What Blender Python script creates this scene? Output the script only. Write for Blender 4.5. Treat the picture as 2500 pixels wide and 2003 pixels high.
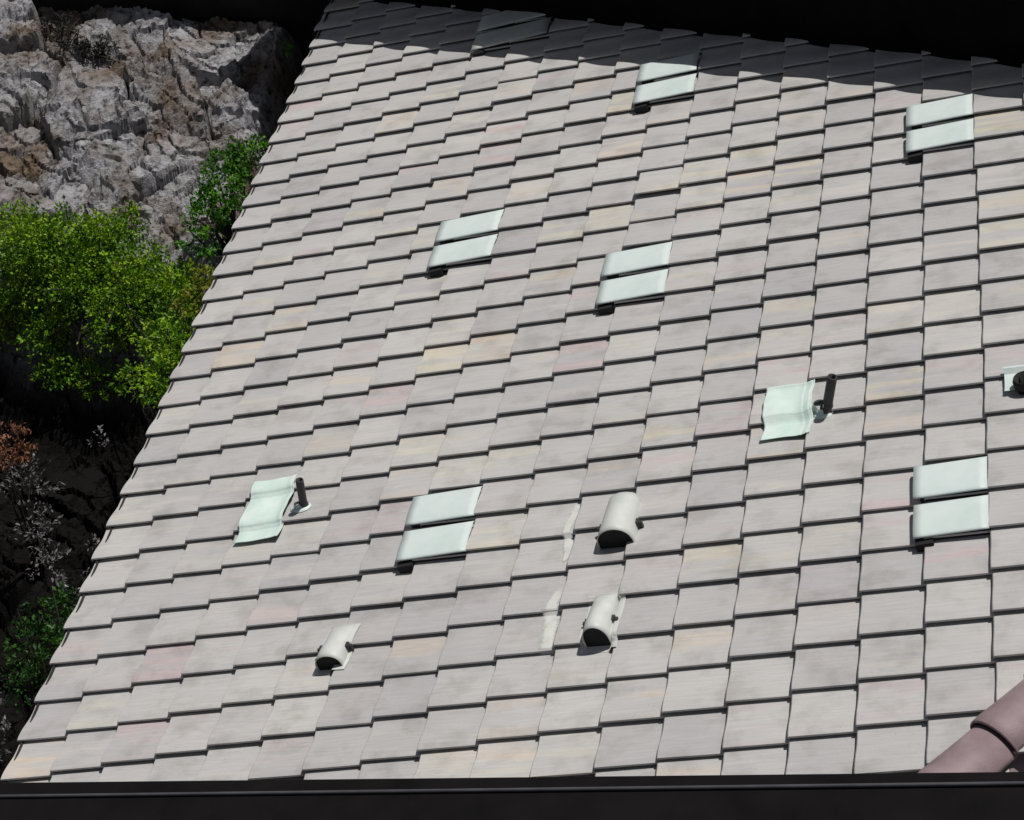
import bpy, math, random
import numpy as np
from mathutils import Matrix, Vector

for o in list(bpy.data.objects):
    bpy.data.objects.remove(o)
SC = bpy.context.scene
COL = SC.collection
R = math.radians

# ------------------------------------------------------------------ camera, sky, sun, exposure
PITCH = R(18.4)
CA, SA = math.cos(PITCH), math.sin(PITCH)
T = np.array([[CA, 0, -SA], [0, 1, 0], [SA, 0, CA]])          # roof frame (u up the slope, v along the eave, n off the slope) -> world
RC = np.array([[0.92424844, 0.13882779, -0.35565666],          # camera right / down / forward, in the roof frame
               [-0.19829321, -0.62149935, -0.75790393],
               [-0.32625851, 0.77101583, -0.5468912]])
CP = np.array([7.38124922, -8.53411479, 7.70031096])
FPX = 5446.17
TL, TW = 0.34, 0.31703                                          # tile exposure up the slope, tile cover width

cam = bpy.data.cameras.new('camera')
cam.sensor_fit = 'HORIZONTAL'
cam.sensor_width = 36.0
cam.lens = 36.0 * FPX / 2500.0
cam.clip_start, cam.clip_end = 0.1, 2000
co = bpy.data.objects.new('camera', cam)
COL.objects.link(co)
SC.camera = co
rw = T @ RC.T @ np.diag([1.0, -1.0, -1.0])
m = Matrix([list(r) + [0] for r in rw] + [[0, 0, 0, 1]])
m.translation = Vector(T @ CP)
co.matrix_world = m

SUN = np.array([0.22, 0.26, 0.91])
SUN = SUN / np.linalg.norm(SUN)
w = bpy.data.worlds.new('World')
SC.world = w
w.use_nodes = True
nt = w.node_tree
bg = nt.nodes['Background']
sky = nt.nodes.new('ShaderNodeTexSky')
sky.sky_type = 'NISHITA'
sky.sun_disc = False
sky.sun_elevation = math.asin(SUN[2])
sky.sun_rotation = math.atan2(SUN[0], SUN[1])
hs = nt.nodes.new('ShaderNodeHueSaturation')
hs.inputs['Saturation'].default_value = 0.4
nt.links.new(sky.outputs[0], hs.inputs['Color'])
nt.links.new(hs.outputs[0], bg.inputs[0])
sky.altitude = 1500
sky.air_density = 0.7
sky.dust_density = 2.0
bg.inputs[1].default_value = 0.075
sl = bpy.data.lights.new('sun', 'SUN')
sl.energy = 5.0
sl.angle = R(0.5)
sl.color = (1.0, 0.965, 0.93)
so = bpy.data.objects.new('sun', sl)
COL.objects.link(so)
so.rotation_euler = Vector(SUN).to_track_quat('Z', 'Y').to_euler()
SC.view_settings.view_transform = 'Standard'
SC.view_settings.look = 'None'
SC.view_settings.gamma = 1.0
SC.view_settings.exposure = -0.44

# ------------------------------------------------------------------ helpers
rng = np.random.default_rng(7)
random.seed(7)


def ray(x, y):
    return RC.T @ np.array([(x - 1250) / FPX, (y - 1001.5) / FPX, 1.0])


def on_roof(x, y, n=0.0):
    d = ray(x, y)
    return CP + (n - CP[2]) / d[2] * d


def at_z(x, y, z):
    d = T @ ray(x, y)
    c = T @ CP
    return c + (z - c[2]) / d[2] * d


def mesh_obj(name, verts, faces, mat, parent=None, smooth=False, attrs=None):
    me = bpy.data.meshes.new(name)
    me.from_pydata([tuple(map(float, v)) for v in verts], [], [tuple(int(i) for i in f) for f in faces])
    if mat:
        me.materials.append(mat)
    if smooth:
        me.polygons.foreach_set('use_smooth', [True] * len(me.polygons))
    if attrs:
        for k, v in attrs.items():
            a = me.attributes.new(k, 'FLOAT', 'FACE')
            a.data.foreach_set('value', np.asarray(v, dtype=np.float32))
    me.update()
    o = bpy.data.objects.new(name, me)
    COL.objects.link(o)
    if parent:
        o.parent = parent
    return o


def tag(o, label=None, cat=None, group=None, kind=None):
    if label: o['label'] = label
    if cat: o['category'] = cat
    if group: o['group'] = group
    if kind: o['kind'] = kind
    return o


def roof_matrix(u, v, n, yaw=0.0):
    mm = Matrix([list(r) + [0] for r in T] + [[0, 0, 0, 1]])
    mm.translation = Vector(T @ np.array([u, v, n]))
    return mm @ Matrix.Rotation(yaw, 4, 'Z')


def thing(name, label, cat, mat=None, group=None):
    o = bpy.data.objects.new(name, None)
    o.empty_display_size = 0.1
    COL.objects.link(o)
    if mat is not None:
        o.matrix_world = mat
    return tag(o, label, cat, group)


class MB:
    def __init__(s):
        s.v, s.f = [], []

    def add(s, vs, fs):
        b = len(s.v)
        s.v += [tuple(v) for v in vs]
        s.f += [tuple(i + b for i in f) for f in fs]

    def grid(s, P, closed=False):
        """P: (a, b, 3) array of points"""
        P = np.asarray(P)
        a, b = P.shape[:2]
        fs = []
        for i in range(a - 1):
            for j in range(b if closed else b - 1):
                k = (j + 1) % b
                fs.append((i * b + j, i * b + k, (i + 1) * b + k, (i + 1) * b + j))
        s.add(P.reshape(-1, 3), fs)

    def tube(s, pts, rad, n=10, cap=True):
        pts = [np.asarray(p, float) for p in pts]
        rows = []
        for i, p in enumerate(pts):
            d = pts[min(i + 1, len(pts) - 1)] - pts[max(i - 1, 0)]
            d = d / (np.linalg.norm(d) + 1e-9)
            a = np.cross(d, [0.3, 0.9, 0.1]); a /= np.linalg.norm(a) + 1e-9
            b = np.cross(d, a)
            r = rad[i] if hasattr(rad, '__len__') else rad
            rows.append([p + r * (math.cos(q) * a + math.sin(q) * b) for q in np.linspace(0, 2 * math.pi, n, endpoint=False)])
        base = len(s.v)
        s.grid(np.array(rows), closed=True)
        if cap:
            s.f.append(tuple(base + k for k in range(n))[::-1])
            s.f.append(tuple(base + (len(pts) - 1) * n + k for k in range(n)))

    def box(s, lo, hi):
        x0, y0, z0 = lo; x1, y1, z1 = hi
        s.add([(x0, y0, z0), (x1, y0, z0), (x1, y1, z0), (x0, y1, z0), (x0, y0, z1), (x1, y0, z1), (x1, y1, z1), (x0, y1, z1)],
              [(0, 3, 2, 1), (4, 5, 6, 7), (0, 1, 5, 4), (1, 2, 6, 5), (2, 3, 7, 6), (3, 0, 4, 7)])

    def prism(s, bottom, top):
        n = len(bottom)
        s.add(list(bottom) + list(top), [tuple(range(n))[::-1], tuple(range(n, 2 * n))] +
              [(i, (i + 1) % n, n + (i + 1) % n, n + i) for i in range(n)])

    def build(s, name, mat, parent=None, smooth=False, bevel=0.0):
        o = mesh_obj(name, s.v, s.f, mat, parent, smooth)
        if bevel:
            b = o.modifiers.new('bevel', 'BEVEL'); b.width = bevel; b.segments = 2; b.limit_method = 'ANGLE'
        return o


# ------------------------------------------------------------------ materials
def new_mat(name):
    mt = bpy.data.materials.new(name)
    mt.use_nodes = True
    t = mt.node_tree
    return mt, t, t.nodes['Principled BSDF']


def N(t, kind, **kw):
    n = t.nodes.new(kind)
    for k, v in kw.items():
        if k == 'inp':
            for a, b in v.items():
                n.inputs[a].default_value = b
        else:
            setattr(n, k, v)
    return n


def ramp(t, src, stops):
    r = t.nodes.new('ShaderNodeValToRGB')
    e = r.color_ramp.elements
    while len(e) < len(stops):
        e.new(0.5)
    for i, (p, c) in enumerate(stops):
        e[i].position = p
        e[i].color = c if len(c) == 4 else (*c, 1)
    t.links.new(src, r.inputs[0])
    return r


def mix(t, fac, a, b, mode='MIX'):
    n = t.nodes.new('ShaderNodeMix')
    n.data_type = 'RGBA'
    n.blend_type = mode
    for i, v in ((0, fac), (6, a), (7, b)):
        if hasattr(v, 'is_output'):
            t.links.new(v, n.inputs[i])
        else:
            n.inputs[i].default_value = v if i == 0 else (*v, 1)
    return n.outputs[2]


def noise(t, vec, scale, detail=4, rough=0.55, dim='3D'):
    n = N(t, 'ShaderNodeTexNoise', inp={'Scale': scale, 'Detail': detail, 'Roughness': rough})
    if vec is not None:
        t.links.new(vec, n.inputs['Vector'])
    return n


def simple_mat(name, c1, c2, scale=8, rough=0.6, bump=0.15, bscale=60, metallic=0.0, spec=0.4):
    mt, t, b = new_mat(name)
    tc = N(t, 'ShaderNodeTexCoord')
    n1 = noise(t, tc.outputs['Object'], scale)
    r = ramp(t, n1.outputs[0], [(0.35, c1), (0.65, c2)])
    t.links.new(r.outputs[0], b.inputs['Base Color'])
    n2 = noise(t, tc.outputs['Object'], bscale, 3)
    bp = N(t, 'ShaderNodeBump', inp={'Strength': bump, 'Distance': 0.01})
    t.links.new(n2.outputs[0], bp.inputs['Height'])
    t.links.new(bp.outputs[0], b.inputs['Normal'])
    b.inputs['Roughness'].default_value = rough
    b.inputs['Metallic'].default_value = metallic
    b.inputs['Specular IOR Level'].default_value = spec
    return mt


def tile_material(name):
    mt, t, b = new_mat(name)
    tc = N(t, 'ShaderNodeTexCoord')
    at = N(t, 'ShaderNodeAttribute', attribute_name='rnd')
    at2 = N(t, 'ShaderNodeAttribute', attribute_name='hue')
    off = N(t, 'ShaderNodeCombineXYZ')
    ml = N(t, 'ShaderNodeMath', operation='MULTIPLY', inp={1: 37.0})
    t.links.new(at.outputs['Fac'], ml.inputs[0])
    t.links.new(ml.outputs[0], off.inputs[0]); t.links.new(ml.outputs[0], off.inputs[2])
    mp = N(t, 'ShaderNodeMapping', inp={'Scale': (1.1, 8.5, 1.0)})
    t.links.new(tc.outputs['Object'], mp.inputs[0])
    ad = N(t, 'ShaderNodeVectorMath', operation='ADD')
    t.links.new(mp.outputs[0], ad.inputs[0]); t.links.new(off.outputs[0], ad.inputs[1])
    streak = noise(t, ad.outputs[0], 1.0, 3, 0.5)
    mp2 = N(t, 'ShaderNodeMapping', inp={'Scale': (5.0, 70.0, 5.0)})
    t.links.new(tc.outputs['Object'], mp2.inputs[0])
    fine = noise(t, mp2.outputs[0], 1.0, 4, 0.6)
    grain = noise(t, tc.outputs['Object'], 220, 3, 0.7)
    big = noise(t, tc.outputs['Object'], 0.9, 4, 0.6)
    # body colour: warm grey, a little lighter or darker from tile to tile
    body = ramp(t, at.outputs['Fac'], [(0.0, (0.425, 0.42, 0.42)), (0.5, (0.465, 0.46, 0.45)), (1.0, (0.505, 0.498, 0.48))]).outputs[0]
    # blended colour flashes of the slurry coat, long in the tile's direction
    flash = ramp(t, at2.outputs['Fac'], [(0.0, (0.55, 0.42, 0.405)), (0.25, (0.50, 0.425, 0.44)), (0.5, (0.62, 0.565, 0.41)), (0.75, (0.60, 0.575, 0.53)), (1.0, (0.62, 0.51, 0.38))]).outputs[0]
    fm = ramp(t, streak.outputs[0], [(0.46, (0, 0, 0)), (0.62, (1, 1, 1))])
    amt = N(t, 'ShaderNodeAttribute', attribute_name='amt')
    mm = N(t, 'ShaderNodeMath', operation='MULTIPLY')
    t.links.new(fm.outputs[0], mm.inputs[0]); t.links.new(amt.outputs['Fac'], mm.inputs[1])
    c = mix(t, mm.outputs[0], body, flash)
    fr = ramp(t, fine.outputs[0], [(0.3, (0.90, 0.90, 0.90)), (0.7, (1.06, 1.06, 1.06))])
    c = mix(t, 1.0, c, fr.outputs[0], 'MULTIPLY')
    gr = ramp(t, grain.outputs[0], [(0.3, (0.90, 0.89, 0.88)), (0.62, (1.03, 1.03, 1.03))])
    c = mix(t, 0.8, c, gr.outputs[0], 'MULTIPLY')
    br = ramp(t, big.outputs[0], [(0.3, (0.91, 0.91, 0.92)), (0.7, (1.04, 1.035, 1.03))])
    c = mix(t, 1.0, c, br.outputs[0], 'MULTIPLY')
    # weather stains: soft darker runs along the tiles, and scattered specks of lichen and grit
    mp3 = N(t, 'ShaderNodeMapping', inp={'Scale': (2.2, 6.0, 2.0)})
    t.links.new(ad.outputs[0], mp3.inputs[0])
    dn = noise(t, tc.outputs['Object'], 4.2, 6, 0.62)
    dr = ramp(t, dn.outputs[0], [(0.33, (0.80, 0.79, 0.77)), (0.50, (1, 1, 1))])
    c = mix(t, 0.9, c, dr.outputs[0], 'MULTIPLY')
    vo = N(t, 'ShaderNodeTexVoronoi', inp={'Scale': 26.0})
    t.links.new(tc.outputs['Object'], vo.inputs['Vector'])
    vr = ramp(t, vo.outputs['Distance'], [(0.05, (0.55, 0.53, 0.48)), (0.12, (1, 1, 1))])
    sp = noise(t, tc.outputs['Object'], 1.7, 3, 0.5)
    sr_ = ramp(t, sp.outputs[0], [(0.48, (0, 0, 0)), (0.60, (0.75, 0.75, 0.75))])
    c = mix(t, sr_.outputs[0], c, mix(t, 1.0, c, vr.outputs[0], 'MULTIPLY'))
    t.links.new(c, b.inputs['Base Color'])
    bp = N(t, 'ShaderNodeBump', inp={'Strength': 0.25, 'Distance': 0.004})
    sm = N(t, 'ShaderNodeMath', operation='ADD')
    t.links.new(fine.outputs[0], sm.inputs[0]); t.links.new(grain.outputs[0], sm.inputs[1])
    t.links.new(sm.outputs[0], bp.inputs['Height'])
    t.links.new(bp.outputs[0], b.inputs['Normal'])
    b.inputs['Roughness'].default_value = 0.55
    b.inputs['Specular IOR Level'].default_value = 0.45
    return mt


M_TILE = tile_material('concrete_tile')
M_VENT = simple_mat('painted_vent', (0.51, 0.605, 0.578), (0.60, 0.668, 0.648), 6, 0.5, 0.05, 40)
M_HOOD = simple_mat('painted_hood', (0.50, 0.52, 0.49), (0.58, 0.60, 0.565), 9, 0.5, 0.05, 50)
M_LEAD = simple_mat('painted_lead', (0.55, 0.69, 0.625), (0.66, 0.76, 0.715), 7, 0.5, 0.25, 25)
M_PIPE = simple_mat('grey_pipe', (0.035, 0.032, 0.036), (0.055, 0.05, 0.055), 15, 0.55, 0.1, 80)
M_BLACK = simple_mat('black_louvre', (0.006, 0.006, 0.007), (0.012, 0.012, 0.013), 20, 0.8, 0.1)
M_BLACKSLAB = simple_mat('black_slab', (0.003, 0.003, 0.0032), (0.0055, 0.0055, 0.006), 4, 0.9, 0.4, 30, spec=0.04)
M_DARKMETAL = simple_mat('dark_metal', (0.0055, 0.005, 0.0055), (0.009, 0.008, 0.0085), 3, 0.75, 0.06, 40, spec=0.06)
M_BARLINE = simple_mat('grey_bar_line', (0.055, 0.055, 0.06), (0.075, 0.075, 0.08), 5, 0.6, 0.05, 40, spec=0.3)
M_CAP = simple_mat('hip_tile', (0.21, 0.150, 0.160), (0.30, 0.225, 0.235), 5, 0.6, 0.2, 120)
M_FELT = simple_mat('roof_felt', (0.02, 0.02, 0.02), (0.03, 0.03, 0.03), 8, 0.9, 0.2)
M_STUCCO = simple_mat('stucco', (0.40, 0.37, 0.33), (0.46, 0.43, 0.39), 3, 0.85, 0.3, 120)
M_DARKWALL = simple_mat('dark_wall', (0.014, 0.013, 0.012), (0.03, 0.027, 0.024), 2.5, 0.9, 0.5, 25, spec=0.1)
M_STAIN = simple_mat('white_stain', (0.56, 0.57, 0.53), (0.66, 0.67, 0.63), 14, 0.6, 0.05)
_t = M_STAIN.node_tree
_b = _t.nodes['Principled BSDF']
_tc = N(_t, 'ShaderNodeTexCoord')
_n = noise(_t, _tc.outputs['Object'], 45, 5, 0.65)
_a = N(_t, 'ShaderNodeAttribute', attribute_name='rim')
_m = N(_t, 'ShaderNodeMath', operation='ADD')
_t.links.new(_a.outputs['Fac'], _m.inputs[0]); _t.links.new(_n.outputs[0], _m.inputs[1])
_r = ramp(_t, _m.outputs[0], [(0.52, (0, 0, 0)), (1.0, (0.88, 0.88, 0.88))])
_t.links.new(_r.outputs[0], _b.inputs['Alpha'])
M_BARK = simple_mat('bark', (0.018, 0.013, 0.010), (0.04, 0.03, 0.02), 20, 0.85, 0.4, 60)


def leaf_mat(name, cols, rough=0.5, trans=0.25):
    mt, t, b = new_mat(name)
    at = N(t, 'ShaderNodeAttribute', attribute_name='rnd')
    n = len(cols)
    r = ramp(t, at.outputs['Fac'], [(i / (n - 1), c) for i, c in enumerate(cols)])
    t.links.new(r.outputs[0], b.inputs['Base Color'])
    b.inputs['Roughness'].default_value = rough
    b.inputs['Specular IOR Level'].default_value = 0.35
    tr = N(t, 'ShaderNodeBsdfTranslucent')
    t.links.new(r.outputs[0], tr.inputs['Color'])
    mx = N(t, 'ShaderNodeMixShader', inp={0: trans})
    out = t.nodes['Material Output']
    t.links.new(b.outputs[0], mx.inputs[1]); t.links.new(tr.outputs[0], mx.inputs[2])
    t.links.new(mx.outputs[0], out.inputs[0])
    return mt


M_LEAF = leaf_mat('green_leaf', [(0.015, 0.05, 0.003), (0.08, 0.20, 0.005), (0.20, 0.38, 0.006), (0.36, 0.46, 0.03)])
M_LEAFD = leaf_mat('deep_green_leaf', [(0.01, 0.045, 0.005), (0.05, 0.18, 0.008), (0.14, 0.34, 0.015)])
M_LEAFY = leaf_mat('yellow_green_leaf', [(0.10, 0.13, 0.01), (0.20, 0.24, 0.015), (0.30, 0.28, 0.03)])
M_LEAFG = leaf_mat('grey_leaf', [(0.05, 0.05, 0.05), (0.14, 0.13, 0.13), (0.20, 0.19, 0.19)], 0.4, 0.1)
M_LEAFR = leaf_mat('rusty_leaf', [(0.08, 0.03, 0.015), (0.18, 0.07, 0.035), (0.28, 0.13, 0.07)], 0.6, 0.1)
M_LEAFS = leaf_mat('shade_leaf', [(0.006, 0.025, 0.004), (0.02, 0.075, 0.008), (0.05, 0.14, 0.015)])  # green leaf colours dimmed, the corner's shade put into the colour
M_TWIG = leaf_mat('dark_twig', [(0.012, 0.012, 0.010), (0.03, 0.028, 0.022), (0.06, 0.06, 0.05)], 0.7, 0.05)


def rock_material():
    mt, t, b = new_mat('rough_rock')
    tc = N(t, 'ShaderNodeTexCoord')
    n1 = noise(t, tc.outputs['Object'], 1.6, 6, 0.6)
    n2 = noise(t, tc.outputs['Object'], 14, 8, 0.65)
    n3 = noise(t, tc.outputs['Object'], 60, 5, 0.7)
    c = ramp(t, n1.outputs[0], [(0.36, (0.19, 0.145, 0.105)), (0.48, (0.295, 0.275, 0.265)), (0.58, (0.41, 0.41, 0.43))]).outputs[0]
    c = mix(t, 1.0, c, ramp(t, n2.outputs[0], [(0.34, (0.16, 0.145, 0.14)), (0.47, (0.85, 0.84, 0.84)), (0.7, (1.15, 1.14, 1.14))]).outputs[0], 'MULTIPLY')
    c = mix(t, 0.8, c, ramp(t, n3.outputs[0], [(0.3, (0.6, 0.58, 0.56)), (0.6, (1.1, 1.1, 1.1))]).outputs[0], 'MULTIPLY')
    # soil at the foot of the slope, blackened: the gap's shade put into its colour
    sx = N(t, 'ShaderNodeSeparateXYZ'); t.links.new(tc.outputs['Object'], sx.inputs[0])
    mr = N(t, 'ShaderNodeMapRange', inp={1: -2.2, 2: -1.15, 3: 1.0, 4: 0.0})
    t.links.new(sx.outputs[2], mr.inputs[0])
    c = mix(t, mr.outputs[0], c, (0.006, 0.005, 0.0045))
    t.links.new(c, b.inputs['Base Color'])
    bp = N(t, 'ShaderNodeBump', inp={'Strength': 0.7, 'Distance': 0.03})
    sm = N(t, 'ShaderNodeMath', operation='ADD')
    t.links.new(n2.outputs[0], sm.inputs[0]); t.links.new(n3.outputs[0], sm.inputs[1])
    t.links.new(sm.outputs[0], bp.inputs['Height'])
    t.links.new(bp.outputs[0], b.inputs['Normal'])
    b.inputs['Roughness'].default_value = 0.9
    b.inputs['Specular IOR Level'].default_value = 0.15
    return mt


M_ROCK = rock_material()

# ------------------------------------------------------------------ tile geometry
TS = np.array([-0.16, -0.03, 0.04, 0.12, 0.20, 0.28, 0.36, 0.44, 0.52, 0.60, 0.68, 0.76, 0.84, 0.91, 0.965, 1.0])
_kt = np.array([-0.06, 0.0, 0.08, 0.16, 0.26, 0.36, 0.46, 0.56, 0.66, 0.76, 0.85, 0.92, 0.97, 1.0])
_kh = np.array([0.003, 0.003, 0.002, 0.002, 0.003, 0.007, 0.013, 0.020, 0.027, 0.032, 0.035, 0.036, 0.035, 0.033])
PT = np.linspace(-0.06, 1.0, 213)
PH = np.interp(PT, _kt, _kh)
for _ in range(40):                                             # round the profile off
    PH[1:-1] = 0.25 * PH[:-2] + 0.5 * PH[1:-1] + 0.25 * PH[2:]
NOSE = 0.036


def prof(t):
    """S-tile profile across one cover width: a low pan, then a roll with a steep far side"""
    return np.interp(np.asarray(t, float), PT, PH)


def roof_h(u, v):
    s = -v / TW
    t = s - np.floor(s)
    q = u / TL
    return prof(t) + NOSE * (1 - (q - np.floor(q)))


def plane_line(p, q):
    k = (q[1] - p[1]) / (q[0] - p[0])
    return lambda u: p[1] + k * (u - p[0])


slab_v = plane_line(on_roof(812, 0), on_roof(2500, 168))
BAR_N = 0.20
gp, gq = on_roof(0, 1911, BAR_N), on_roof(2500, 1884, BAR_N)
bar_v = plane_line(gp, gq)
HIP0 = np.array([5.745, -1.185]); HIPD = np.array([0.69, 0.724]); HIPD /= np.linalg.norm(HIPD)


def side_of_hip(u, v):      # > 0 on the far side of the hip
    return (u - HIP0[0]) * HIPD[1] - (v - HIP0[1]) * HIPD[0]


TZ = []
verts, faces, a_r, a_h, a_m = [], [], [], [], []
for i in range(0, 24):
    for j in range(-34, 7):
        uc, vc = (i + 0.5) * TL, -(j + 0.5) * TW
        if vc > slab_v(uc) + 0.5 or vc < bar_v(uc) - 0.55 or side_of_hip(uc, vc) > 0.20:
            continue
        dz, du = rng.normal(0, 0.0014), rng.normal(0, 0.0035)
        dv = rng.normal(0, 0.0024)
        dz += 0.006 * math.sin(i * 0.9 + j * 0.23) * math.sin(j * 0.31 + 1.0)
        yaw, roll = rng.normal(0, 0.0035), rng.normal(0, 0.004)
        if rng.random() < 0.05:
            dz += abs(rng.normal(0, 0.007)); yaw += rng.normal(0, 0.010); du += rng.normal(0, 0.008)
        u0, u1 = i * TL, (i + 1) * TL + 0.035
        hh = prof(TS); hh[0] -= 0.004
        rows = []
        L1 = u1 - u0
        for (du_, lift, drop) in ((0.0, 1.0, 0.020), (0.0, 1.0, 0.006), (0.006, 1.0, 0.0005), (0.03, 1.0, 0.0), (L1 * 0.5, None, 0.0), (L1, None, 0.0)):
            fr = 1 - du_ / TL
            z = hh + NOSE * fr - drop + dz
            rows.append(np.stack([np.full_like(TS, u0 + du_), -(j + TS) * TW, z], 1))
        P = np.array(rows)
        # right-hand (down-profile) edge drops to the pan of the next tile
        side = P[:, -1:, :].copy(); side[:, :, 1] -= 0.002; side[:, :, 2] -= 0.003
        side2 = P[:, -1:, :].copy(); side2[:, :, 1] -= 0.002; side2[:, :, 2] -= 0.011
        und = side2.copy(); und[:, :, 1] += 0.05; und[:, :, 2] -= 0.002
        P = np.concatenate([P, side, side2, und], 1)
        ctr = np.array([uc, vc, 0])
        d = P - ctr
        dx = d[..., 0] - yaw * d[..., 1]; dy = d[..., 1] + yaw * d[..., 0]
        P = np.stack([dx + uc + du, dy + vc + dv, d[..., 2] + roll * d[..., 1]], -1)
        a, b = P.shape[:2]
        base = len(verts)
        verts += [tuple(p) for p in P.reshape(-1, 3)]
        r1, r2 = rng.random(), rng.random()
        r3 = rng.random() ** 1.7 * 0.7
        for x in range(a - 1):
            for y in range(b - 1):
                faces.append((base + x * b + y, base + (x + 1) * b + y, base + (x + 1) * b + y + 1, base + x * b + y + 1))
                a_r.append(r1); a_h.append(r2); a_m.append(r3)

roof = thing('tiled_roof', 'pale grey roof of curved concrete tiles filling the picture, eave at left', 'roof', roof_matrix(0, 0, 0))
field = mesh_obj('tile_field', verts, faces, M_TILE, roof, True, {'rnd': a_r, 'hue': a_h, 'amt': a_m})
try:
    field.data.set_sharp_from_angle(angle=R(38))
except Exception:
    pass
mb = MB()
mb.add([(0.03, 12, -0.03), (0.03, -1.1, -0.03), (HIP0[0] - 1.0, -2.2, -0.03), (8.2, 1.35, -0.03), (8.2, 12, -0.03)], [(0, 1, 2, 3, 4)])
mb.add([(0.03, 12, -0.06), (0.03, -1.1, -0.06), (HIP0[0] - 1.0, -2.2, -0.06), (8.2, 1.35, -0.06), (8.2, 12, -0.06)], [(4, 3, 2, 1, 0)])
mb.build('roof_deck', M_FELT, roof)
mb = MB(); mb.box((0.035, -1.1, -0.26), (0.06, 11.5, -0.032)); mb.build('fascia', M_DARKMETAL, roof)
# bird stop that closes the hollow tile ends along the eave
mb = MB(); mb.box((0.025, -1.1, -0.028), (0.034, 11.5, 0.05)); mb.build('eave_closure', M_FELT, roof)

# hip caps in the near right corner
def hip_cap(s0, s1, lift0, lift1):
    rows = []
    side = np.array([HIPD[1], -HIPD[0]])
    for (s, k, dr) in ((s0, 1, 0.016), (s0, 1, 0.004), (s0 + 0.006, 1, 0), (s0 + 0.05, 1, 0), ((s0 + s1) / 2, .5, 0), (s1, 0, 0)):
        lf = lift1 + (lift0 - lift1) * k
        row = []
        for a in np.linspace(-1, 1, 17):
            p = HIP0 + HIPD * s + side * (0.150 * math.sin(a * 1.45) * (0.94 + 0.06 * k))
            row.append((p[0], p[1], lf - dr + 0.125 * (math.cos(a * 1.45) - 0.12)))
        rows.append(row)
    m_ = MB(); m_.grid(np.array(rows))
    n = len(m_.f)
    o = mesh_obj('hip_cap', m_.v, m_.f, M_CAP, roof, True, {'rnd': [rng.random()] * n, 'hue': [0.05 + 0.2 * rng.random()] * n, 'amt': [1.0] * n})
    s_ = o.modifiers.new('thick', 'SOLIDIFY'); s_.thickness = 0.012; s_.offset = -1
    return o
hip_cap(0.02, 0.44, 0.055, 0.022)
hip_cap(-0.38, 0.06, 0.055, 0.022)
hip_cap(0.40, 0.84, 0.055, 0.022)
# the slope beyond the hip, falling away from it
sd = np.array([HIPD[1], -HIPD[0]])
mb = MB()
rows = []
for k, q in enumerate(np.linspace(0.05, 2.0, 60)):
    row = []
    for s in np.linspace(-1.2, 3.0, 12):
        p = HIP0 + HIPD * s + sd * q
        row.append((p[0], p[1], 0.02 - 0.42 * q + 0.05 * math.sin(q / TW * 2 * math.pi)))
    rows.append(row)
mb.grid(np.array(rows))
n = len(mb.f)
mesh_obj('far_slope', mb.v, mb.f, M_CAP, roof, True, {'rnd': [0.4] * n, 'hue': [0.05] * n, 'amt': [1.0] * n})

# white paint runs on the tiles (they follow the tiles' shape)
def stain(u0, u1, v0, v1, wob):
    rows = []
    nn = 60
    for q in np.linspace(0, 1, nn):
        v = v0 + (v1 - v0) * q
        ww = 1.15 + 0.25 * abs(math.sin(q * 7 + wob)) + 0.12 * math.sin(q * 19 + wob)
        ww *= min(1, q * 6 + .15, (1 - q) * 6 + .15)
        uc = (u0 + u1) / 2 + 0.010 * math.sin(q * 9 + wob)
        row = []
        for a in np.linspace(-1, 1, 7):
            u = uc + a * ww * (u1 - u0) / 2
            row.append((u, v, float(roof_h(u, v)) + 0.004))
        rows.append(row)
    m_ = MB(); m_.grid(np.array(rows))
    o = m_.build('paint_run', M_STAIN, roof, True)
    a_ = o.data.attributes.new('rim', 'FLOAT', 'POINT')
    rim = []
    for q in np.linspace(0, 1, nn):
        for a in np.linspace(-1, 1, 7):
            rim.append(min(1 - abs(a), q * 9, (1 - q) * 9))
    a_.data.foreach_set('value', np.asarray(rim, dtype=np.float32))
    return o
stain(9.80 * TL, 9.96 * TL, 3.95 * TW, 2.2 * TW, 0.4)
stain(9.72 * TL, 9.97 * TL, 1.62 * TW, -0.52 * TW, 1.7)

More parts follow.
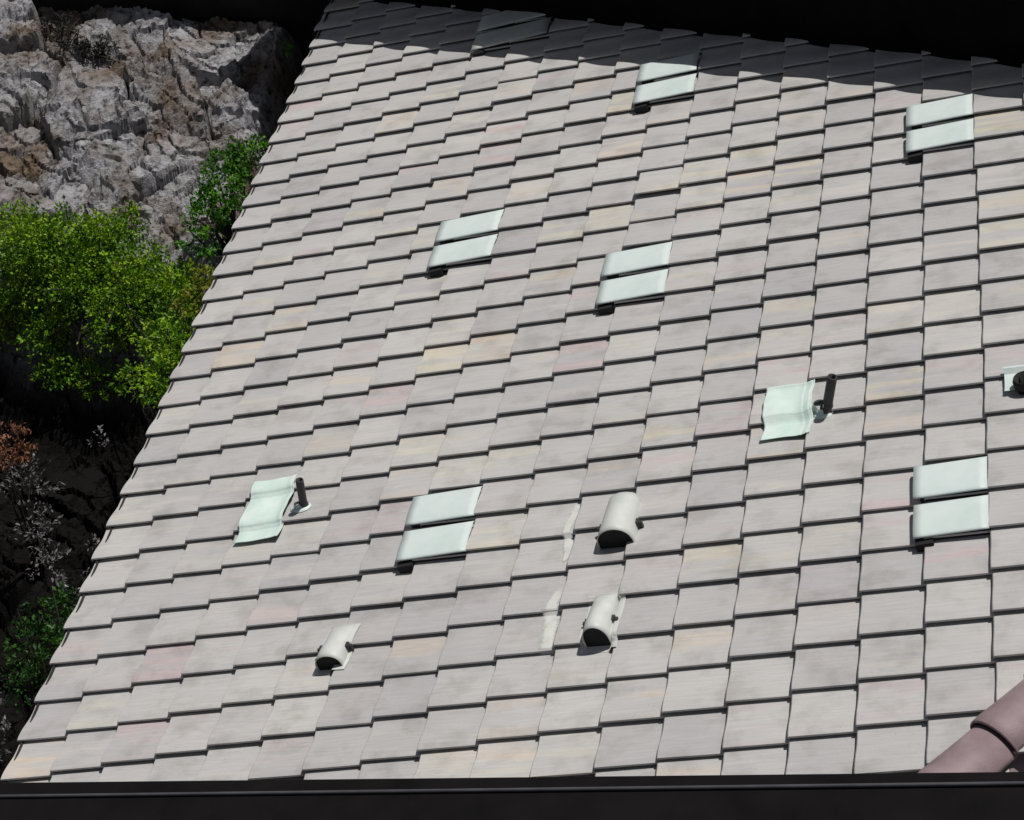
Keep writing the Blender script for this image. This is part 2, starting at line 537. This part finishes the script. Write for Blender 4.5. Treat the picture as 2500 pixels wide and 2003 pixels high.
# ------------------------------------------------------------------ S-shaped roof vents (a pair of raised rolls each)
def vent(i0, i1, j, label, dark=False):
    u0, u1 = i0 * TL, i1 * TL
    L_ = u1 - u0
    v0 = -(j - 1) * TW
    root = thing('roof_vent', label, 'roof vent', roof_matrix(u0, v0, 0), 'paired white roof vents')
    for k in (0, 1):
        # local v: this cap's band runs from -k*TW - TW*t
        ts = np.linspace(0.10, 1.0, 19)
        rows = []
        for q in np.linspace(0, 1, 9):
            lift = 0.050 * (1 - q) + 0.027 * q
            z = 0.010 + prof(ts) * 0.45 + lift + 0.004 * np.sin(np.clip((ts - 0.1) / 0.9, 0, 1) * math.pi) + NOSE * 0.4
            z[0] -= 0.014; z[1] -= 0.001
            vv = -(k + ts) * TW
            uu = np.full_like(ts, q * L_ - (0.02 if False else 0))
            P = np.stack([uu, vv, z], 1)
            e = P[-1:].copy(); e[:, 1] -= 0.006; e[:, 2] -= 0.008
            rows.append(np.concatenate([P, e], 0))
        m_ = MB(); m_.grid(np.array(rows))
        o = m_.build('vent_cap', M_HOOD if dark else M_VENT, root, True)
        s_ = o.modifiers.new('thick', 'SOLIDIFY'); s_.thickness = 0.004; s_.offset = -1
        # dark louvre under the raised lower end and along the side of the roll
        m_ = MB()
        tz = np.linspace(0.14, 0.985, 14)
        top = [(0.035, -(k + a) * TW, 0.050 + 0.014 + float(prof(a)) * 0.45) for a in tz]
        bot = [(0.035, -(k + a) * TW, 0.0) for a in tz]
        m_.grid(np.array([bot, top]))
        m_.grid(np.array([[(0.03, -(k + 0.985) * TW, 0.0), (L_, -(k + 0.985) * TW, 0.0)],
                          [(0.03, -(k + 0.985) * TW, 0.070), (L_, -(k + 0.985) * TW, 0.055)]]))
        if k == 1:      # black box for the opening and the shadow at the raised lower corner
            m_.box((0.004, -2 * TW - 0.036, 0.0), (0.10, -2 * TW + 0.03, 0.060))
        m_.build('louvre', M_BLACK, root)
    return root


vent(5.60, 7.02, -14, 'bright white paired roof vent left of the picture centre, nearest the green bush')
vent(9.66, 11.02, -11, 'bright white paired roof vent near the centre of the picture, two tiles wide')
vent(9.64, 11.0, -19, 'white paired roof vent touching the shadow edge near the top of the roof')
vent(15.70, 17.0, -14, 'dull white paired roof vent just below the shadow at the far right')
vent(6.72, 8.02, -4, 'white paired roof vent between the slanting pipe at left and the big hood')
vent(15.84, 17.0, -2, 'pale bluish paired roof vent low on the right, above the hip cap')
vent(5.05, 6.97, -24, 'dim roof vent lying inside the shadow strip below the added black slab', True)

# ------------------------------------------------------------------ barrel exhaust hoods
def hood(u, v, width, length, height, label, tilt, back, flange):
    """half barrel lying across the rolls, open mouth toward -v (near side)"""
    root = thing('exhaust_hood', label, 'exhaust hood', roof_matrix(u, v, 0.0, tilt), 'half-barrel exhaust hoods')
    r = width / 2
    rows = []
    for q in np.linspace(0, 1, 10):
        # rear end sinks into the tiles
        row = []
        hh = height * (back + (1 - back) * min(1, q * 1.25) ** 0.8)
        for a in np.linspace(0, math.pi, 19):
            row.append((r * math.cos(a) * (0.88 + 0.12 * q), -length * q, 0.015 + 0.04 + (hh - 0.04) * math.sin(a) ** 0.8))
        row = [(row[0][0], row[0][1], 0.0)] + row + [(row[-1][0], row[-1][1], 0.0)]
        rows.append(row)
    m_ = MB(); m_.grid(np.array(rows))
    back = rows[0]
    m_.add(back, [tuple(range(len(back)))])
    o = m_.build('hood_shell', M_HOOD, root, True)
    s_ = o.modifiers.new('thick', 'SOLIDIFY'); s_.thickness = 0.004; s_.offset = -1
    # black sheet inside the mouth, the interior's darkness put into its colour
    mouth = [(x * 0.97, y + 0.014, z * 0.985) for x, y, z in rows[-1]]
    m_ = MB(); m_.add(mouth, [tuple(range(len(mouth)))[::-1]])
    m_.build('mouth_dark', M_BLACK, root)
    # flashing skirt that follows the tiles
    if flange:
        m_ = MB()
        g = []
        for b_ in np.linspace(0.02, -length - 0.035, 24):
            g.append([(a_, b_, float(roof_h(u + a_, v + b_)) + 0.006) for a_ in np.linspace(-r - flange, r + flange, 9)])
        m_.grid(np.array(g))
        m_.build('flashing', M_HOOD, root, True)
    # small side clips
    for sg in (-1, 1):
        m_ = MB()
        m_.box((sg * (r + 0.002) - 0.009, -length * 0.62, 0.05), (sg * (r + 0.002) + 0.009, -length * 0.52, 0.085))
        m_.box((sg * (r + 0.016) - 0.010, -length * 0.60, 0.03), (sg * (r + 0.016) + 0.010, -length * 0.545, 0.075))
        m_.build('clip', M_PIPE, root)
    return root


q0 = on_roof(1518, 1218, 0.09); q1 = on_roof(1505, 1342, 0.03)
hood(q0[0] + 0.01, q0[1], 0.215, q0[1] - q1[1], 0.165, 'largest half-barrel exhaust hood, above the one with a framed square mouth', R(-2), 0.72, 0)
q0 = on_roof(1480, 1456, 0.06); q1 = on_roof(1460, 1582, 0.02)
hood(q0[0], q0[1], 0.150, q0[1] - q1[1], 0.155, 'narrow exhaust hood with a tall dark mouth beside the white paint run', R(-2), 0.4, 0.035)
q0 = on_roof(838, 1528, 0.06); q1 = on_roof(818, 1638, 0.02)
hood(q0[0], q0[1], 0.165, q0[1] - q1[1], 0.125, 'small exhaust hood standing alone near the lower left of the roof', R(-3), 0.4, 0.02)

# ------------------------------------------------------------------ vent pipes with lead flashing draped over the tiles
def pipe(base_px, top_px, fl, label, rad):
    ub, vb, _ = on_roof(*base_px, 0.05)
    root = thing('vent_pipe', label, 'vent pipe', roof_matrix(ub, vb, 0.0), 'vent pipes with white flashing')
    # the pipe rises plumb (as far as its flashing lets it)
    up = T.T @ np.array([0.0, 0.0, 1.0])
    b0 = np.array([0, 0, -0.02])
    lean = top_px
    top = b0 + (up + np.array(lean)) * 0.30
    m_ = MB()
    n = 20
    d = (top - b0); d /= np.linalg.norm(d)
    a = np.cross(d, [0, 1, 0]); a /= np.linalg.norm(a); b = np.cross(d, a)
    ring = lambda p, r: [p + r * (math.cos(q) * a + math.sin(q) * b) for q in np.linspace(0, 2 * math.pi, n, endpoint=False)]
    m_.grid(np.array([ring(b0, rad), ring(top - d * 0.006, rad), ring(top, rad - 0.002), ring(top, rad - 0.006), ring(top - d * 0.2, rad - 0.006)]), closed=True)
    p = m_.build('pipe', M_PIPE, root, True)
    m_ = MB(); m_.add(ring(top - d * 0.19, rad - 0.0055), [tuple(range(n))]); m_.build('bore', M_BLACK, p)
    # collar
    m_ = MB()
    m_.grid(np.array([ring(b0 + d * 0.02, rad + 0.03), ring(b0 + d * 0.08, rad + 0.010), ring(b0 + d * 0.115, rad + 0.002)]), closed=True)
    m_.build('collar', M_PIPE, root, True)
    m_ = MB()      # soft lead boot spread round the foot of the pipe
    g = []
    for rr in (rad + 0.004, rad + 0.02, rad + 0.032, rad + 0.042):
        g.append([(rr * math.cos(q), rr * 0.9 * math.sin(q), float(roof_h(ub + rr * math.cos(q), vb + rr * math.sin(q))) + (0.016 if rr < rad + 0.04 else 0.002) + max(0, 0.03 - (rr - rad) * 1.5)) for q in np.linspace(0, 2 * math.pi, 28, endpoint=False)])
    m_.grid(np.array(g), closed=True)
    m_.build('boot', M_LEAD, root, True)
    # lead apron: soft sheet over tile steps, crumpled
    u0, u1, v0, v1 = fl
    g = []
    for v in np.linspace(v0, v1, 70):
        row = []
        for u in np.linspace(u0, u1, 36):
            du = np.linspace(-0.10, 0.10, 11)[:, None]; dv = np.linspace(-0.075, 0.075, 13)[None, :]
            wt = np.exp(-(du / 0.055) ** 2 - (dv / 0.024) ** 2)
            z = float((roof_h(u + du, v + dv) * wt).sum() / wt.sum()) + 0.024
            z += 0.0015 * math.sin(u * 30 + v * 13) + 0.001 * math.sin(v * 41 - u * 17)
            e = 0.006 * math.sin(v * 17) + 0.003 * math.sin(v * 37 + 1)
            f_ = 0.006 * math.sin(u * 19 + 2)
            row.append((u + e - ub, v + f_ - vb, z))
        g.append(row)
    m_ = MB(); m_.grid(np.array(g))
    o = m_.build('flashing', M_LEAD, root, True)
    s_ = o.modifiers.new('thick', 'SOLIDIFY'); s_.thickness = 0.003
    return root


pipe((735, 1240), (-0.03, 0.0, 0), (3.12 * TL, 4.02 * TL, 6.42 * TW, 4.6 * TW),
     'thin dark vent pipe at the lower left, its white crumpled flashing beside it', 0.026)
pipe((2006, 1000), (0.10, 0.0, 0), (13.22 * TL, 14.08 * TL, 6.0 * TW, 4.45 * TW),
     'thicker dark vent pipe on the right half, pale green flashing beside it', 0.029)

# dark round pipe cowl at the right edge
ub, vb, _ = on_roof(2505, 945, 0.05)
root = thing('pipe_cowl', 'black round pipe cowl on a small white flashing at the right edge of the picture', 'pipe cowl', roof_matrix(ub, vb, 0))
m_ = MB()
prof_c = [(0.050, 0.0), (0.050, 0.06), (0.060, 0.064), (0.064, 0.075), (0.064, 0.10), (0.056, 0.120), (0.052, 0.122), (0.048, 0.05), (0.002, 0.05)]
m_.grid(np.array([[(r_ * math.cos(q), r_ * math.sin(q), z_) for q in np.linspace(0, 2 * math.pi, 24, endpoint=False)] for r_, z_ in prof_c]), closed=True)
m_.build('cowl', M_BLACK, root, True)
g = []
for b_ in np.linspace(0.17, -0.03, 24):
    g.append([(a_, b_, float(roof_h(ub + a_, vb + b_)) + 0.03) for a_ in np.linspace(-0.115, 0.14, 12)])
m_ = MB(); m_.grid(np.array(g)); o = m_.build('flashing', M_VENT, root, True)

# ------------------------------------------------------------------ added black slab across the top tiles, made up to blacken and shade them
sr = T.T @ SUN
kk = sr[0] / sr[2] * 0.67 + sr[1] / sr[2]
WH = 0.47 / kk          # the slab falls from left to right
WH0 = 0.86 / kk
p0, p1 = np.array([-0.40, slab_v(-0.40)]), np.array([9.5, slab_v(9.5)])
dd = (p1 - p0) / np.linalg.norm(p1 - p0)
nn = np.array([-dd[1], dd[0]])
q2, q3 = p1 + nn * 5.0, p0 + nn * 5.0
WHR = WH0 + (WH - WH0) * (9.5 + 0.40) / (6.1 + 0.40)
froot = thing('shade_slab', 'added black slab crossing the top right, shading the tiles below it', 'added slab', roof_matrix(0, 0, 0))
m_ = MB()
m_.prism([(*p0, -0.02), (*p1, -0.02), (*q2, -0.02), (*q3, -0.02)], [(*p0, WH0), (*p1, WHR), (*q2, WHR), (*q3, WH0)])
m_.build('added_slab', M_BLACKSLAB, froot, bevel=0.006)
m_ = MB()
o_, f_ = nn * 0.06, nn * 0.012
m_.prism([(*(p0 - f_), WH0 - 0.09), (*(p1 - f_), WHR - 0.09), (*(p1 + o_), WHR - 0.09), (*(p0 + o_), WH0 - 0.09)],
         [(*(p0 - f_), WH0 + 0.012), (*(p1 - f_), WHR + 0.012), (*(p1 + o_), WHR + 0.012), (*(p0 + o_), WH0 + 0.012)])
m_.build('slab_trim', M_BLACKSLAB, froot, bevel=0.004)

# ------------------------------------------------------------------ added dark bar along the foot of the roof, a screen overlay built solid
groot = thing('added_bar', 'added dark bar along the bottom of the picture, below the lowest tiles', 'added_bar', roof_matrix(0, 0, 0))
p0, p1 = np.array([-0.6, bar_v(-0.6)]), np.array([8.0, bar_v(8.0)])
dd = (p1 - p0) / np.linalg.norm(p1 - p0)
nn = np.array([dd[1], -dd[0]])
m_ = MB()
q2, q3 = p1 + nn * 0.9, p0 + nn * 0.9
m_.prism([(*p0, -0.1), (*q3, -0.1), (*q2, -0.1), (*p1, -0.1)], [(*p0, BAR_N), (*q3, BAR_N), (*q2, BAR_N), (*p1, BAR_N)])
m_.build('bar_block', M_DARKMETAL, groot, bevel=0.004)
s0, s1 = on_roof(0, 1944, BAR_N + 0.012)[:2], on_roof(2500, 1912, BAR_N + 0.012)[:2]
ds = (s1 - s0) / np.linalg.norm(s1 - s0)
s0 = s0 - ds * 0.6; s1 = s1 + ds * 2.0
m_ = MB()
pts = [np.array([*(s0 + (s1 - s0) * q), BAR_N + 0.009]) for q in np.linspace(0, 1, 12)]
m_.tube(pts, 0.010, 10)
m_.build('bar_line', M_BARLINE, groot, True)  # added grey line where the player's progress bar ran

# ------------------------------------------------------------------ house body under the roof
hroot = thing('house_wall', 'plain stucco side wall in deep shade under the left eave', 'wall')
m_ = MB(); m_.box((0.45, -1.0, -4.0), (0.65, 11.5, -0.15)); m_.build('wall_panel', M_STUCCO, hroot)

# ------------------------------------------------------------------ rocky hillside beside the house
def vnoise(x, y, seed):
    xi, yi = np.floor(x).astype(np.int64), np.floor(y).astype(np.int64)
    fx, fy = x - xi, y - yi
    fx = fx * fx * fx * (fx * (fx * 6 - 15) + 10); fy = fy * fy * fy * (fy * (fy * 6 - 15) + 10)

    def hsh(a, b):
        n_ = (a * 374761393 + b * 668265263 + seed * 974634777) & 0x7fffffff
        n_ = ((n_ ^ (n_ >> 13)) * 1274126177) & 0x7fffffff
        return ((n_ ^ (n_ >> 16)) & 0xffff) / 65535.0
    a, b, c, d = hsh(xi, yi), hsh(xi + 1, yi), hsh(xi, yi + 1), hsh(xi + 1, yi + 1)
    return (a * (1 - fx) + b * fx) * (1 - fy) + (c * (1 - fx) + d * fx) * fy


def fbm(x, y, seed, octs=5, gain=0.5):
    s, a, tot = 0, 1.0, 0
    for o_ in range(octs):
        s = s + a * vnoise(x, y, seed + o_); tot += a
        x, y, a = x * 2.03 + 3.1, y * 2.03 + 1.7, a * gain
    return s / tot


def sstep(a, b, x):
    q = np.clip((x - a) / (b - a), 0, 1)
    return q * q * (3 - 2 * q)


def ground_base(x, y):
    edge = 6.15 + 0.35 * np.sin(x * 1.3)
    z = -2.45 + 1.50 * sstep(edge - 0.5, edge + 0.9, y) + 0.30 * sstep(7.0, 10.0, y)
    # the rock falls into a gap beside the house
    gap = sstep(-0.66, -0.28, x)
    return z - gap * 1.3 * sstep(5.5, 7.5, y) + 0.03 * (-x)


def worley(x, y, seed):
    """nearest jittered cell: random number of the cell, offset from its centre, distance to the border"""
    xi, yi = np.floor(x), np.floor(y)
    f1 = np.full(x.shape, 9.0); f2 = f1.copy(); cid = np.zeros(x.shape); ox = np.zeros(x.shape); oy = np.zeros(x.shape)
    for a in (-1, 0, 1):
        for b in (-1, 0, 1):
            cx, cy = xi + a, yi + b
            h1 = np.modf(np.abs(np.sin(cx * 127.1 + cy * 311.7 + seed * 17.3) * 43758.5453))[0]
            h2 = np.modf(np.abs(np.sin(cx * 269.5 + cy * 183.3 + seed * 9.7) * 43758.5453))[0]
            dx, dy = x - cx - h1, y - cy - h2
            d = np.hypot(dx, dy)
            nr = d < f1
            f2 = np.where(nr, f1, np.minimum(f2, d))
            cid = np.where(nr, np.modf(h1 * 91.7 + h2 * 57.3)[0], cid)
            ox = np.where(nr, dx, ox); oy = np.where(nr, dy, oy)
            f1 = np.where(nr, d, f1)
    return cid, ox, oy, f2 - f1


def ground_z(x, y):
    x = np.atleast_1d(np.asarray(x, float)); y = np.atleast_1d(np.asarray(y, float))
    z = ground_base(x, y)
    wx = x + 0.30 * (fbm(x * 2.0, y * 2.0, 90) - .5); wy = y + 0.30 * (fbm(x * 2.0 + 7, y * 2.0, 95) - .5)
    ca, sa = math.cos(0.45), math.sin(0.45)
    rx, ry = wx * ca - wy * sa, wx * sa + wy * ca
    z = z + 0.30 * (fbm(wx * 0.9, wy * 1.0, 3, 3) - 0.5)
    for sc, an, amp, tilt, crk, cw, sd in ((1.25, 1.5, .17, .17, .20, .09, 1), (3.1, 1.7, .06, .065, .075, .10, 2), (8.0, 1.9, .016, .020, .025, .12, 3)):
        c, ox, oy, bd = worley(rx * sc, ry * sc * an, sd)
        t1 = np.modf(c * 37.7)[0] - .5; t2 = np.modf(c * 71.3)[0] - .35
        z = z + amp * (c - .5) + tilt * (ox * t1 * 2 + oy * t2 * 2)
        z = z - crk * (1 - sstep(0.0, cw, bd)) * sstep(0.35, 0.6, vnoise(x * 1.7, y * 1.7, 40 + sd))
    z = z + 0.012 * (fbm(wx * 24, wy * 24, 71, 3) - 0.5) + 0.035 * (fbm(wx * 6, wy * 6, 77, 3) - 0.5)
    return z


gx = np.arange(-5.2, 0.9, 0.014); gy = np.arange(-1.5, 12.2, 0.018)
X, Y = np.meshgrid(gx, gy, indexing='ij')
Z = ground_z(X, Y)
nx, ny = X.shape
V = np.stack([X, Y, Z], -1).reshape(-1, 3)
idx = np.arange(nx * ny).reshape(nx, ny)
F = np.stack([idx[:-1, :-1], idx[1:, :-1], idx[1:, 1:], idx[:-1, 1:]], -1).reshape(-1, 4)
me = bpy.data.meshes.new('rocky_hillside')
me.vertices.add(len(V)); me.vertices.foreach_set('co', V.ravel().astype(np.float32))
me.loops.add(F.size); me.loops.foreach_set('vertex_index', F.ravel().astype(np.int32))
me.polygons.add(len(F)); me.polygons.foreach_set('loop_start', (np.arange(len(F)) * 4).astype(np.int32))
me.update(calc_edges=True)
me.polygons.foreach_set('use_smooth', np.zeros(len(F), dtype=bool))
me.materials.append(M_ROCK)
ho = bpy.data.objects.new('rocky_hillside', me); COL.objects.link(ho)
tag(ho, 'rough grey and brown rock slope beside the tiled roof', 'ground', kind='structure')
# wide sheet of ground out to the horizon
m_ = MB(); m_.add([(-600, -600, -3.6), (600, -600, -3.6), (600, 600, -3.6), (-600, 600, -3.6)], [(0, 1, 2, 3)])
tag(m_.build('ground', simple_mat('soil', (0.07, 0.055, 0.04), (0.12, 0.10, 0.07), 0.5, 0.9, 0.4, 4)), 'brown soil around the house', 'ground', kind='structure')

# added dark wall beyond the rock, made up to blacken the top of the slope
def ground_hit(x, y):
    """where the sight line through a photo point meets the hillside"""
    c = T @ CP; d = T @ ray(x, y)
    s = np.linspace(9, 26, 1800)
    P = c + s[:, None] * d
    zz = ground_z(P[:, 0], P[:, 1])
    i = np.argmax(P[:, 2] < zz)
    return P[i]


e0, e1 = at_z(0, 36, -0.62), at_z(548, 66, -0.62)
k = (e1[1] - e0[1]) / (e1[0] - e0[0])
xs0, xs1 = e0[0] - 4.0, -0.06
yy = lambda x: e0[1] + k * (x - e0[0]) + 0.12
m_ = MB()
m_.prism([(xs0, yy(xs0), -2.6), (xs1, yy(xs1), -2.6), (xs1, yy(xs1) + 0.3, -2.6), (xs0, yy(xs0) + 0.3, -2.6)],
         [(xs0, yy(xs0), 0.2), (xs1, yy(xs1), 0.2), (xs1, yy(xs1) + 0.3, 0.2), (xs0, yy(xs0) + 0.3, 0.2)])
tag(m_.build('added_dark_wall', M_DARKWALL, bevel=0.01), 'added dark wall that blackens the top of the rock slope', 'wall')

# ------------------------------------------------------------------ shrubs
def leaves(blobs, count, size, shape=0.5, droop=0.3, up=0.5):
    """leaf blades spread through blobs (centre, radius xyz): more of them near the surface, gaps left by clumping"""
    vs, fs, rn = [], [], []
    wts = np.array([b[1][0] * b[1][1] for b in blobs]); wts /= wts.sum()
    for (c, r), wgt in zip(blobs, wts):
        c = np.asarray(c, float); r = np.asarray(r, float)
        n_ = int(count * wgt)
        ncl = max(5, int(n_ / 16))
        cd = rng.normal(size=(ncl, 3)); cd /= np.linalg.norm(cd, axis=1)[:, None]
        cr = rng.random(ncl) ** 0.45
        cc = c + cd * r * cr[:, None]
        tone = rng.random(ncl)
        for _ in range(n_):
            k_ = rng.integers(ncl)
            p = cc[k_] + rng.normal(0, 0.16, 3) * r * 0.8
            d = rng.normal(size=3) * 0.7 + cd[k_] * 0.8 + np.array([0, 0, up])
            d /= np.linalg.norm(d)
            s_ = np.cross(d, rng.normal(size=3)); s_ /= np.linalg.norm(s_) + 1e-9
            l_ = size * (0.45 + 1.0 * rng.random() ** 1.5); w_ = l_ * shape * 0.5
            nrm = np.cross(d, s_)
            b_ = len(vs)
            mid = p + d * l_ * 0.5 + nrm * l_ * 0.06
            tip = p + d * l_ - np.array([0, 0, droop * l_ * 0.5])
            vs += [p, mid + s_ * w_, tip, mid - s_ * w_, mid - nrm * l_ * 0.10]
            fs += [(b_, b_ + 1, b_ + 4), (b_ + 1, b_ + 2, b_ + 4), (b_ + 2, b_ + 3, b_ + 4), (b_ + 3, b_, b_ + 4)]
            q = float(np.clip(tone[k_] * 0.8 + 0.2 * rng.random(), 0, 1))
            rn += [q] * 4
    return vs, fs, rn


def shrub(name, label, cat, blobs, count, size, mat, shape=0.5, stems=6, droop=0.3, group=None, up=0.5):
    cs = np.array([b[0] for b in blobs])
    c0 = cs.mean(0)
    base = np.array([c0[0], c0[1], float(ground_z(c0[0], c0[1])[0]) - 0.03])
    root = thing(name, label, cat, Matrix.Translation(Vector(base)), group)
    bl = [(np.asarray(c) - base, r) for c, r in blobs]
    vs, fs, rn = leaves(bl, count, size, shape, droop, up)
    mesh_obj('foliage', vs, fs, mat, root, False, {'rnd': rn})
    m_ = MB()
    for (c, r) in bl:
        for s_ in range(stems):
            d = rng.normal(size=3) * np.asarray(r) * 0.7 + c
            p0_ = np.array([c[0] * 0.3 + rng.normal() * 0.05, c[1] * 0.3 + rng.normal() * 0.05, 0.0])
            mid = (p0_ + d) / 2 + rng.normal(size=3) * 0.05 + np.array([0, 0, 0.05])
            m_.tube([p0_, mid, d], [0.012, 0.008, 0.003], 5)
    m_.build('stem', M_BARK, root, True)
    return root


def B(x, y, lift, r, z=None):
    p = ground_hit(x, y) if z is None else at_z(x, y, z)
    return (np.array([p[0], p[1], p[2] + lift]), r if hasattr(r, '__len__') else (r, r, r * 0.8))


shrub('green_bush', 'large bright green bush sprawling below the rock face at the left edge', 'bush',
      [B(50, 560, .0, .26), (B(170, 570, .0, .26)), B(300, 560, .0, .24), B(60, 690, .05, .32), B(200, 690, .08, .34), B(340, 680, .08, .32),
       B(410, 720, .1, .26), B(120, 820, .05, .3), B(30, 780, .1, .3), B(90, 640, .2, .3), B(250, 620, .15, .26), B(330, 760, .2, .3), B(200, 760, .2, .3), B(160, 900, .05, .25), B(240, 930, .05, .22), B(280, 800, .1, .3), B(400, 830, .2, .26)], 36000, 0.040, M_LEAF, 0.55, 3)
shrub('hedge_shrub', 'upright green shrub against the roof edge beside the pale rock', 'shrub',
      [B(615, 385, 0, .22, -.45), B(565, 400, 0, .22, -.5), B(535, 455, 0, .24, -.55), B(500, 530, 0, .22, -.7), B(560, 500, 0, .18, -.6), B(490, 590, 0, .16, -.7)], 3200, 0.045, M_LEAFD, 0.55, 4)
shrub('yellow_shrub', 'small yellow-green shrub at the roof edge, below the upright green one', 'shrub',
      [B(505, 690, 0, (.16, .18, .10), -.25), B(470, 740, 0, (.14, .16, .10), -.35)], 800, 0.04, M_LEAFY, 0.5, 4)
shrub('creeper', 'dark green creeper hanging along the roof edge, below the yellow shrub', 'creeper',
      [B(440, 830, 0, .2, -.45), B(400, 900, 0, .2, -.55), B(455, 770, 0, .2, -.4), B(430, 700, 0, .22, -.55), B(380, 830, 0, .2, -.7), B(390, 960, 0, .15, -.6), B(345, 930, 0, .18, -.8)], 4200, 0.043, M_LEAF, 0.5, 2)
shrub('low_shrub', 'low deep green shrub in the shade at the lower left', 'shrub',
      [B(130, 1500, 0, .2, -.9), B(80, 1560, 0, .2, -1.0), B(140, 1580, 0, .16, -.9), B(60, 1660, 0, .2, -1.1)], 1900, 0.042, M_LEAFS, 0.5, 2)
shrub('dry_shrub', 'sparse grey-leaved shrub in the dark gap at the left', 'shrub',
      [B(60, 1180, 0, .26, -1.3), B(90, 1290, 0, .24, -1.25), B(180, 1420, 0, .14, -1.0), B(230, 1330, 0, .1, -1.0), B(250, 1080, 0, .12, -1.3), B(120, 1380, 0, .2, -1.2)], 900, 0.042, M_LEAFG, 0.45, 0)
shrub('dry_shrub', 'sparse grey-leaved shrub in the bottom left corner beside the lowest tiles', 'shrub',
      [B(10, 1790, 0, .13, -.7), B(30, 1850, 0, .12, -.6), B(5, 1700, 0, .1, -.8)], 160, 0.05, M_LEAFG, 0.4, 0)
shrub('withered_plant', 'rusty brown withered plant at the left edge under the green bush', 'plant',
      [B(20, 1080, 0, .17, -1.15), B(60, 1110, 0, .12, -1.2), B(10, 1130, 0, .12, -1.2)], 700, 0.04, M_LEAFR, 0.4, 2)
shrub('twiggy_shrub', 'dark twiggy shrub on top of the rock, close to the shadow edge', 'shrub',
      [B(145, 85, .06, .17), B(175, 115, .06, .14)], 900, 0.05, M_TWIG, 0.25, 7)
shrub('twiggy_shrub', 'dark twiggy shrub on the rock, just below and right of its twin', 'shrub',
      [B(215, 140, .06, .15), B(245, 135, .05, .14)], 700, 0.05, M_TWIG, 0.25, 7)
shrub('small_plant', 'tiny green tuft in the black gap between rock and roof at the top', 'plant',
      [B(692, 112, 0, (.04, .04, .05), -.35)], 26, 0.075, M_LEAFD, 0.4, 0, 0.2)
